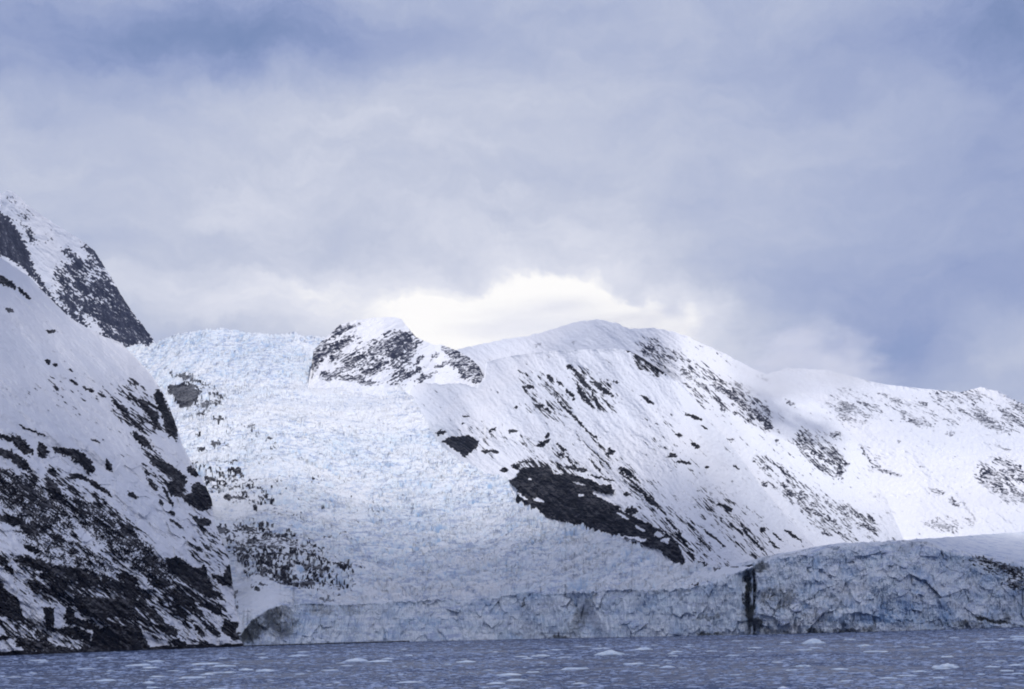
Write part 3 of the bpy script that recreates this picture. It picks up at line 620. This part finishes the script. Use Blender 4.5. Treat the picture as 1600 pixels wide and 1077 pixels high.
def far_ridge():
    px = grid(1150, 1960, 1.0)
    top = cv([(1150, 600), (1230, 575), (1290, 578), (1310, 583), (1345, 592), (1380, 600), (1420, 605), (1460, 609), (1500, 613), (1522, 608), (1532, 604), (1545, 609), (1560, 611), (1580, 622), (1600, 632), (1640, 655), (1700, 672), (1960, 760)], px) \
        + 2.2 * fbm(px / 12, px * 0, 4, 10)
    fy = np.full(px.shape, 862.0); fd = cv([(1150, 2350), (1400, 2400), (1960, 2600)], px)
    PY, D = profile(px, fd, fy, [(cv([(1150, 790), (1600, 770)], px), .34), (cv([(1150, 700), (1600, 700)], px), .60), (top, .46)], [(top, 470)], 31)
    PX = np.broadcast_to(px, PY.shape)
    it = [(1435, 660, 20, 5, 14), (1400, 628, 12, 3, 20, .6), (1325, 636, 14, 8, 30, .65), (1320, 650, 10, 6, 30, .7), (1550, 665, 24, 6, 25, .7), (1540, 655, 18, 4, 30, .7), (1572, 645, 12, 4, 30, .8), (1555, 755, 28, 7, 45), (1545, 741, 10, 4, 20),
          (1578, 738, 10, 4, 40), (1590, 773, 16, 4, 35), (1600, 745, 8, 5, 0), (1465, 768, 11, 4, 15), (1490, 785, 9, 4, 30, .8), (1516, 815, 7, 3, 40), (1475, 822, 18, 5, 15, .6), (1385, 737, 18, 3, 18), (1400, 742, 8, 2, 10), (1565, 700, 14, 2, 20, .6),
          (1588, 622, 16, 4, 35, .8), (1600, 640, 20, 6, 30, .8), (1350, 705, 12, 2, 60, .7), (1405, 690, 4, 3, 0, .7), (1485, 678, 6, 4, 0, .7), (1350, 660, 6, 3, 0, .7), (1515, 800, 20, 1.6, 50, .6), (1440, 630, 8, 3, 10, .7), (1500, 640, 8, 3, 20, .7)]
    R = paint(PX, PY, it, 211, 3.6, 1.4) * .85
    Dn = field(PX, PY, [(1540, 640, 110, 30, 20, 0.48), (1420, 640, 110, 26, 12, 0.44), (1330, 640, 50, 40, 30, 0.46), (1570, 750, 60, 36, 35, 0.50), (1480, 820, 50, 16, 10, 0.44), (1500, 720, 120, 60, 20, 0.26), (1360, 720, 60, 30, 30, 0.38), (1800, 740, 150, 60, 20, 0.52)])
    R = np.maximum(R, .8 * speckle(PX, PY, Dn, 30, 10, 2.4, 215)); R = np.maximum(R, .6 * speckle(PX, PY, np.full(PX.shape, .33), 28, 8, 2.4, 217))
    rel = 1.6 * relief(PX, PY, 30, 221, .8) + 5 * R * fbm(PX / 9, PY / 6, 4, 226)
    z = np.zeros_like(R)
    return finish('far_mountain', PX, PY, D + rel, [R, z, z], M_far, back=(120, .7), label='farther gently sloping snow ridge with scattered haze-tinted rocks at the right', cat='mountain')
far_ridge()

# ---- F: the glacier tongue that comes in from the right
def right_glacier():
    px = grid(1150, 1960, .7)
    dw = cv(DW, px) + 4; fy = water_y(px, dw) + 1.5
    crest = cv([(1150, 900), (1162, 884), (1200, 873), (1250, 864), (1300, 856), (1330, 850), (1380, 850), (1420, 847), (1450, 851), (1500, 864), (1540, 872), (1600, 880), (1700, 885), (1960, 900)], px) + 2.5 * fbm(px / 10, px * 0, 4, 12)
    led = cv([(1150, 925), (1185, 926), (1230, 912), (1270, 906), (1330, 910), (1400, 916), (1450, 905), (1520, 912), (1600, 920), (1960, 920)], px) + 5 * fbm(px / 18, px * 0, 3, 13)
    rear = cv([(1150, 882), (1200, 868), (1300, 851), (1400, 845), (1500, 838), (1600, 831), (1750, 826), (1960, 822)], px)
    rear = np.minimum(rear, crest - 1)
    led = np.maximum(led, crest + 1)
    PY, D = profile(px, dw, fy, [(box(led, 51, 0), 2.6), (box(crest, 31, 0), 1.15), (rear, .105)], [(led, 200), (crest, 140), (rear, 110)], 9)
    D = np.minimum(D, 2600)
    PX = np.broadcast_to(px, PY.shape)
    face = sstep(PY - crest, -1, 5)
    a, b = rot(PX, PY, -8)
    wx = a + 10 * fbm(PX / 40, PY / 40, 3, 230); wy = b + 10 * fbm(PX / 40, PY / 40, 3, 231)
    f1, f2, rv, tl = worley(wx / 40, wy / 34, 232); g1, g2, rw, tm = worley(wx / 15, wy / 17, 233); h1, h2, ru, tu = worley(wx / 6.5, wy / 8, 234)
    rel = 4 * (rv - .5) + 8 * tl + 2.4 * (rw - .5) + 4.2 * tm + 1.1 * (ru - .5) + 1.8 * tu + 14 * fbm(PX / 70, PY / 70, 3, 235) + 5.5 * fbm(PX / 9, PY / 38, 4, 240, .6, True) + 3 * fbm(PX / 4, PY / 13, 4, 236, .65)
    rel = rel + 24 * np.exp(-((PX - 1172 - 4 * np.sin(PY / 12)) / 9) ** 2)
    D = D + rel * face
    X = PX; R3 = rays(PX, PY)
    zo = (1 - face) * (1.2 * fbm(R3[..., 0] * D / 60, R3[..., 1] * D / 60, 3, 238) + 3.0 * sstep(PY - crest, -9, -1) * worley(R3[..., 0] * D / 16, R3[..., 1] * D / 14, 239)[3])
    it = [(1545, 877, 22, 3, 15, .85), (1570, 887, 18, 4, 20, .85), (1590, 893, 16, 6, 10, .8), (1595, 914, 20, 5, 10, .8), (1640, 900, 40, 8, 5, .8), (1560, 893, 12, 3, 40, .7)]
    R = paint(PX, PY, it, 241, 5.0, 2.0) * .62
    Dn = field(PX, PY, [(1560, 888, 70, 13, 18, .50), (1590, 912, 40, 16, 10, .46)]); R = np.maximum(R, .85 * speckle(PX, PY, Dn, 12, 6, 3, 243))
    dirt = field(PX, PY, [(1172, 930, 9, 50, 0, 1.1), (1180, 975, 14, 14, 20, .9), (1205, 986, 34, 5, 4, .7), (1215, 935, 34, 22, -15, .62), (1180, 888, 20, 9, -30, .8), (1260, 975, 70, 16, 0, .45), (1272, 986, 14, 6, 0, .9), (1366, 980, 4, 14, 0, .6),
                          (1420, 975, 8, 16, 0, .6), (1320, 986, 60, 4, 0, .7), (1500, 975, 60, 5, 0, .6), (1508, 976, 10, 5, 0, .8), (1550, 970, 34, 4, 12, 1.0), (1575, 965, 6, 12, 0, .7), (1290, 948, 30, 18, 0, .35), (1300, 935, 12, 6, 0, .5), (1440, 972, 50, 10, 0, .4)]) * face
    dirt = np.maximum(dirt, .14 * face * sstep(fbm(PX / 10, PY / 16, 4, 245, .6), .2, .5))
    wl = sstep(PY - fy, -5, -1.5); dirt = np.maximum(dirt, wl * .75)
    ice = np.clip(.50 + .7 * fbm(PX / 34, PY / 26, 3, 246), 0, 1) * np.maximum(face, .40)
    ice = ice + .5 * field(PX, PY, [(1433, 927, 5, 6, 0, 1), (1262, 945, 6, 6, 0, 1), (1400, 960, 80, 20, 0, .7)])
    test = np.zeros(PY.shape, bool); test[:341] = True
    return finish('glacier_tongue', PX, PY, D, [R, np.clip(ice, 0, 1), dirt], M_ice, zoff=zo, back=(30, .6), label='flat snow covered glacier entering from the right behind its tall broken front', cat='glacier',
                  split=('ice_front', test, 'tall blue ice front with dark dirt streaks'))
right_glacier()

# ------------------------------------------------------------------ water
def water():
    me = bpy.data.meshes.new('water'); L = 26000.0
    me.from_pydata([(-L, -L, 0), (L, -L, 0), (L, L, 0), (-L, L, 0)], [], [(0, 1, 2, 3)]); me.update()
    m, q, b = new_mat('cold_sea_water_with_slush')
    geo = q.n('ShaderNodeNewGeometry'); pos = geo.outputs['Position']
    n1 = q.noise(pos, .012, 5, .6); n2 = q.noise(pos, .30, 5, .65); n3 = q.noise(pos, 1.6, 3, .6)
    sl = q.m('ADD', q.m('MULTIPLY', n2, .55), q.m('ADD', q.m('MULTIPLY', n1, .35), q.m('MULTIPLY', n3, .25)))
    slush = q.ramp(sl, .50, .68, 0, 1)
    q.put(b.inputs['Base Color'], q.mix(slush, (.018, .036, .092), (.055, .09, .19)))
    q.put(b.inputs['Roughness'], q.ramp(slush, 0, 1, .28, .7))
    b.inputs['IOR'].default_value = 1.33; b.inputs['Specular IOR Level'].default_value = .16
    bp = q.n('ShaderNodeBump'); bp.inputs['Distance'].default_value = .6; bp.inputs['Strength'].default_value = 1.0
    q.put(bp.inputs['Height'], q.m('ADD', q.m('MULTIPLY', q.noise(pos, .5, 4, .6), .25), q.m('MULTIPLY', q.noise(pos, .12, 3, .6), .6)))
    q.put(b.inputs['Normal'], bp.outputs[0])
    me.materials.append(m)
    o = bpy.data.objects.new('water', me); S.collection.objects.link(o)
    o['label'] = 'dark blue fjord water strewn with brash ice'; o['category'] = 'water'; o['kind'] = 'structure'
    return o
water()

# ------------------------------------------------------------------ floating ice
m, q, b = new_mat('floating_ice')
geo = q.n('ShaderNodeNewGeometry'); oi = q.n('ShaderNodeObjectInfo')
nn = q.noise(geo.outputs['Position'], .6, 4, .6)
q.put(b.inputs['Base Color'], q.mix(q.ramp(nn, .35, .65), (.52, .64, .80), (.74, .82, .90)))
b.inputs['Roughness'].default_value = .45
M_floe = m
m2 = m.copy(); m2.name = 'wet_brash_ice'
for nd in m2.node_tree.nodes:
    if nd.bl_idname == 'ShaderNodeMix': nd.inputs[6].default_value = (.19, .26, .43, 1); nd.inputs[7].default_value = (.45, .54, .74, 1)
rng = np.random.RandomState(5); random.seed(5)
def base_ico():
    t = (1 + 5 ** .5) / 2
    v = np.array([(-1, t, 0), (1, t, 0), (-1, -t, 0), (1, -t, 0), (0, -1, t), (0, 1, t), (0, -1, -t), (0, 1, -t), (t, 0, -1), (t, 0, 1), (-t, 0, -1), (-t, 0, 1)], float)
    f = np.array([(0, 11, 5), (0, 5, 1), (0, 1, 7), (0, 7, 10), (0, 10, 11), (1, 5, 9), (5, 11, 4), (11, 10, 2), (10, 7, 6), (7, 1, 8), (3, 9, 4), (3, 4, 2), (3, 2, 6), (3, 6, 8), (3, 8, 9), (4, 9, 5), (2, 4, 11), (6, 2, 10), (8, 6, 7), (9, 8, 1)])
    return v / np.linalg.norm(v[0]), f
def subdiv(v, f):
    v = list(map(tuple, v)); c = {}; nf = []
    def mid(a, b):
        k = (min(a, b), max(a, b))
        if k not in c:
            p = (np.array(v[a]) + np.array(v[b])) / 2; v.append(tuple(p / np.linalg.norm(p))); c[k] = len(v) - 1
        return c[k]
    for a, b_, d in f:
        x, y, z = mid(a, b_), mid(b_, d), mid(d, a); nf += [(a, x, z), (b_, y, x), (d, z, y), (x, y, z)]
    return np.array(v), np.array(nf)
iv, if_ = base_ico(); iv2, if2 = subdiv(iv, if_); iv3, if3 = subdiv(iv2, if2)
def tri_mesh(name, V, Fc, smooth=False):
    me = bpy.data.meshes.new(name)
    me.vertices.add(len(V)); me.vertices.foreach_set('co', np.asarray(V, np.float32).ravel())
    me.loops.add(len(Fc) * 3); me.loops.foreach_set('vertex_index', np.asarray(Fc, np.int32).ravel())
    me.polygons.add(len(Fc)); me.polygons.foreach_set('loop_start', np.arange(0, len(Fc) * 3, 3, dtype=np.int32)); me.polygons.foreach_set('loop_total', np.full(len(Fc), 3, np.int32))
    me.update(calc_edges=True); me.materials.append(M_floe)
    if smooth: me.polygons.foreach_set('use_smooth', np.ones(len(Fc), bool))
    return me
def at_water(px, py):
    r = rays(px, py); d = -H / r[..., 2]; return r * d[..., None] if np.ndim(d) else r * d
def dens(x, y): return .5 + .7 * fbm(x / 60, y / 140, 3, 301) + .35 * fbm(x / 14, y / 22, 2, 305)
def scatter(n, pymin, pymax, p_far=1.0):
    """random places on the water inside the view, uneven like drifting ice"""
    xs, ys = [], []
    while sum(map(len, xs)) < n:
        px = rng.uniform(-120, 1720, 20000); hy = 985 - .025 * (px - 800)
        off = 10 ** rng.uniform(math.log10(pymin), math.log10(pymax), 20000)
        P = at_water(px, hy + off)
        d = np.hypot(P[:, 0], P[:, 1]); keep = (rng.rand(20000) < np.clip(dens(P[:, 0], P[:, 1]), .04, 1)) & (d < cv(DW, px) - 25)
        xs.append(P[keep, 0]); ys.append(P[keep, 1])
    return np.concatenate(xs)[:n], np.concatenate(ys)[:n]
def brash():
    N = 26000
    x, y = scatter(N, 12.0, 150.0)
    d = np.hypot(x, y)
    w = (.14 + .80 * rng.rand(N) ** 3.0) * np.clip(d / 420, .8, 1.9)
    L = w * rng.uniform(1.2, 2.6, N); h = w * rng.uniform(.12, .34, N) + .04
    an = rng.uniform(-.7, .7, N)
    V = iv[None] * rng.uniform(.65, 1.2, (N, 12, 1))
    X = V[..., 0] * L[:, None]; Y = V[..., 1] * w[:, None] * 1.3; Z = V[..., 2] * h[:, None] + (h * .15)[:, None]
    c, s = np.cos(an)[:, None], np.sin(an)[:, None]
    P = np.stack([X * c - Y * s + x[:, None], X * s + Y * c + y[:, None], Z], -1).reshape(-1, 3)
    Fc = (if_[None] + 12 * np.arange(N)[:, None, None]).reshape(-1, 3)
    me = tri_mesh('brash_ice', P, Fc); me.materials.clear(); me.materials.append(m2); o = bpy.data.objects.new('brash_ice', me); S.collection.objects.link(o)
    o['label'] = 'countless small crumbs of brash ice over the fjord'; o['category'] = 'brash ice'; o['kind'] = 'stuff'
brash()
def floe_mesh(name, seed, peak=.0, v0=iv2, f0=if2):
    """flat-bottomed lump of ice about 2 m long, water-worn with low humps"""
    v = v0.copy(); n = .22 * perlin(v[:, 0] * 2.1 + seed, v[:, 1] * 2.1, seed) + .12 * perlin(v[:, 0] * 5 + v[:, 2] * 3, v[:, 1] * 5 + seed, seed + 3)
    v = v * (1 + 1.6 * n)[:, None]
    z = np.where(v[:, 2] > 0, v[:, 2] * .26, v[:, 2] * .12)
    if peak: z = z + peak * np.exp(-((v[:, 0] - .15) ** 2 * 5 + v[:, 1] ** 2 * 3)) * (v[:, 2] > 0)
    z = z + .10 * perlin(v[:, 0] * 3 + 5, v[:, 1] * 3, seed + 9) * (v[:, 2] > 0)
    return tri_mesh(name, np.stack([v[:, 0] * 1.25, v[:, 1] * .75, z], -1), f0)
protos = [floe_mesh('ice_floe', k, .0 if k % 3 else .18) for k in range(10)]
fx, fyy = scatter(235, 26.0, 112.0)
for i in range(235):
    o = bpy.data.objects.new('ice_floe', protos[i % 10]); S.collection.objects.link(o)
    dd = math.hypot(fx[i], fyy[i]); s = (.55 + 1.2 * random.random() ** 2.2) * min(1.7, max(.75, dd / 330))
    o.location = (fx[i], fyy[i], .02); o.scale = (s * random.uniform(.9, 1.8), s, s * random.uniform(.5, 1.1))
    o.rotation_euler = (0, 0, random.uniform(-.6, .6) + (math.pi if random.random() < .5 else 0))
    o['label'] = 'small low white floe drifting among the brash ice on the fjord'; o['category'] = 'ice floe'; o['group'] = 'small ice floes drifting on the fjord'
def special(name, px, py, wpx, hk, peak, seed, label, cat):
    P = at_water(np.array(px, float), np.array(py, float)); d = math.hypot(P[0], P[1]); s = wpx * d / F / 2.5
    o = bpy.data.objects.new(name, floe_mesh(name, seed, peak, iv3, if3)); S.collection.objects.link(o)
    o.location = (P[0], P[1], .02); o.scale = (s, s, s * hk); o['label'] = label; o['category'] = cat
special('iceberg', 1270, 1006, 36, 1.0, .30, 21, 'small peaked blue-white iceberg floating before the right ice front', 'iceberg')
special('ice_floe', 950, 1024, 42, .9, .26, 22, 'pale blue floe with a raised right end below the middle cliff', 'ice floe')
special('ice_floe', 1005, 1016, 30, .9, .1, 23, 'long flat white floe right of the raised blue floe', 'ice floe')
special('ice_floe', 1478, 1044, 38, 1.1, .12, 24, 'broad rounded white floe near the lower right', 'ice floe')
special('ice_floe', 845, 1026, 30, .7, .05, 25, 'thin flat floe left of the raised blue floe', 'ice floe')
special('ice_floe', 1350, 1010, 20, .9, .15, 26, 'low humped white floe right of the small iceberg', 'ice floe')
special('ice_floe', 1255, 1042, 24, .8, .1, 27, 'flat white floe straight below the small iceberg', 'ice floe')
special('ice_floe', 1228, 1005, 18, .8, .05, 28, 'flat white floe just left of the small iceberg', 'ice floe')

# ------------------------------------------------------------------ low cloud on the ridges
def vol_mat(name, dens_, col, scale, seed):
    m = bpy.data.materials.new(name); m.use_nodes = True; m.node_tree.nodes.clear(); q = G(m.node_tree)
    o = q.n('ShaderNodeOutputMaterial'); v = q.n('ShaderNodeVolumePrincipled')
    v.inputs['Color'].default_value = (1, 1, 1, 1); v.inputs['Anisotropy'].default_value = 0.0
    tcn = q.n('ShaderNodeTexCoord'); p = tcn.outputs['Object']
    wp = q.vm('ADD', p, q.vm('SCALE', q.vm('SUBTRACT', q.noise(p, 1.5, 6, .62, color=True), (.5, .5, .5)), sc=1.9))
    r = q.vm('LENGTH', wp)
    n = q.noise(q.vm('ADD', p, (seed, 0, 0)), scale, 5, .6)
    dn = q.m('MULTIPLY', q.ramp(r, 1.0, .35, 0, 1), q.ramp(n, .34, .62, .1, 1))
    q.put(v.inputs['Density'], q.m('MULTIPLY', dn, dens_))
    m.node_tree.links.new(v.outputs[0], o.inputs[1]); return m
def cloud(px, py, d, rx, ry, rd, dens_, label, seed, scale=2.2):
    r = rays(np.array(px, float), np.array(py, float)) * d
    o = bpy.data.objects.new('cloud', tri_mesh('cloud', iv2 * 1.25, if2)); S.collection.objects.link(o)
    o.data.materials.clear(); o.data.materials.append(vol_mat('cloud_vapour', dens_, (.97, .98, 1.0), scale, seed))
    o.location = (r[0], r[1], r[2] + H); o.scale = (rx * d / F, rd, ry * d / F); o.rotation_euler = (0, 0, -math.atan2(r[0], r[1]))
    o['label'] = label; o['category'] = 'cloud'; o['kind'] = 'stuff'
cloud(880, 500, 3100, 240, 40, 180, .0045, 'bright cloud wrapping the hidden snow summit in the middle', 3.0)
cloud(1262, 566, 2380, 150, 72, 130, .016, 'grey-white cloud puff sitting on the ridge at the right', 7.0)
cloud(1040, 505, 2900, 120, 28, 120, .004, 'thin cloud veil along the bright ridge crest', 11.0)

def overcast():
    """the thick cloud slab, out of view overhead, added to keep the water, the ice front and the left shore out of the sun"""
    n = 90; u = np.linspace(0, 1, n)
    X, Y = np.meshgrid(-2600 + 6400 * u, -2200 + 4150 * u)
    Y = np.where(Y > 0, Y * (1 + .26 * sstep(-X, -150, 250)), Y)
    Y = Y + 160 * fbm(X / 900, X * 0, 4, 401) * (Y > -1500)
    th = 120 * np.minimum(1, np.minimum(np.minimum(np.arange(n), n - 1 - np.arange(n))[None, :], np.minimum(np.arange(n), n - 1 - np.arange(n))[:, None]) / 8.0)
    bump_ = 40 * fbm(X / 300, Y / 300, 4, 402)
    lo_, hi = np.stack([X, Y, 1420 - th * .4 + bump_ * th / 120], -1), np.stack([X, Y, 1420 + th + bump_ * th / 120], -1)
    V = np.concatenate([lo_.reshape(-1, 3), hi.reshape(-1, 3)]); i = np.arange(n * n).reshape(n, n)
    q1 = np.stack([i[:-1, :-1], i[1:, :-1], i[1:, 1:], i[:-1, 1:]], -1).reshape(-1, 4); q2 = q1[:, ::-1] + n * n
    Q = np.concatenate([q1, q2]); T = np.concatenate([Q[:, :3], Q[:, [0, 2, 3]]])
    me = tri_mesh('cloud', V, T, True); me.materials.clear()
    m = bpy.data.materials.new('shade_cloud'); m.use_nodes = True; m.node_tree.nodes.clear(); q = G(m.node_tree)
    o = q.n('ShaderNodeOutputMaterial'); tr = q.n('ShaderNodeBsdfTransparent'); tl = q.n('ShaderNodeBsdfTranslucent'); tl.inputs[0].default_value = (1, 1, 1, 1)
    ms = q.n('ShaderNodeMixShader'); geo = q.n('ShaderNodeNewGeometry')
    xyz = q.n('ShaderNodeSeparateXYZ'); q.put(xyz.inputs[0], geo.outputs['Position'])
    yy = q.m('SUBTRACT', xyz.outputs[1], q.ramp(xyz.outputs[0], 600, 150, 0, 90))
    yy = q.m('SUBTRACT', yy, q.ramp(xyz.outputs[0], -120, -420, 0, 700))
    yy = q.m('ADD', yy, q.m('MULTIPLY', q.m('SUBTRACT', q.noise(geo.outputs['Position'], .003, 4, .6), .5), 700))
    q.put(ms.inputs[0], q.m('ADD', q.ramp(yy, 1000, 300, 0, .66), q.ramp(yy, 1300, 750, 0, .08)))  # opacity shaped so the near shore and ice front fall in shade
    m.node_tree.links.new(tr.outputs[0], ms.inputs[1]); m.node_tree.links.new(tl.outputs[0], ms.inputs[2]); m.node_tree.links.new(ms.outputs[0], o.inputs[0])
    me.materials.append(m)
    ob = bpy.data.objects.new('cloud', me); S.collection.objects.link(ob)
    ob['label'] = 'unseen cloud bank added above the fjord to shade it'; ob['category'] = 'cloud'; ob['kind'] = 'stuff'
overcast()

# ------------------------------------------------------------------ haze
def haze():
    x0, x1, y0, y1, z0, z1 = -2600, 3200, -300, 5600, -60, 1340
    v = [(x, y, z) for x in (x0, x1) for y in (y0, y1) for z in (z0, z1)]
    f = [(0, 1, 3, 2), (4, 6, 7, 5), (0, 4, 5, 1), (2, 3, 7, 6), (0, 2, 6, 4), (1, 5, 7, 3)]
    me = bpy.data.meshes.new('haze'); me.from_pydata(v, [], f); me.update()
    m = bpy.data.materials.new('thin_blue_air'); m.use_nodes = True; m.node_tree.nodes.clear(); q = G(m.node_tree)
    o = q.n('ShaderNodeOutputMaterial'); p = q.n('ShaderNodeVolumePrincipled')
    p.inputs['Color'].default_value = (.55, .68, 1.0, 1); p.inputs['Density'].default_value = HAZE
    m.node_tree.links.new(p.outputs[0], o.inputs[1]); me.materials.append(m)
    ob = bpy.data.objects.new('haze', me); S.collection.objects.link(ob)
    ob['label'] = 'thin bluish air filling the whole fjord'; ob['category'] = 'haze'; ob['kind'] = 'stuff'
HAZE = .000021
haze()
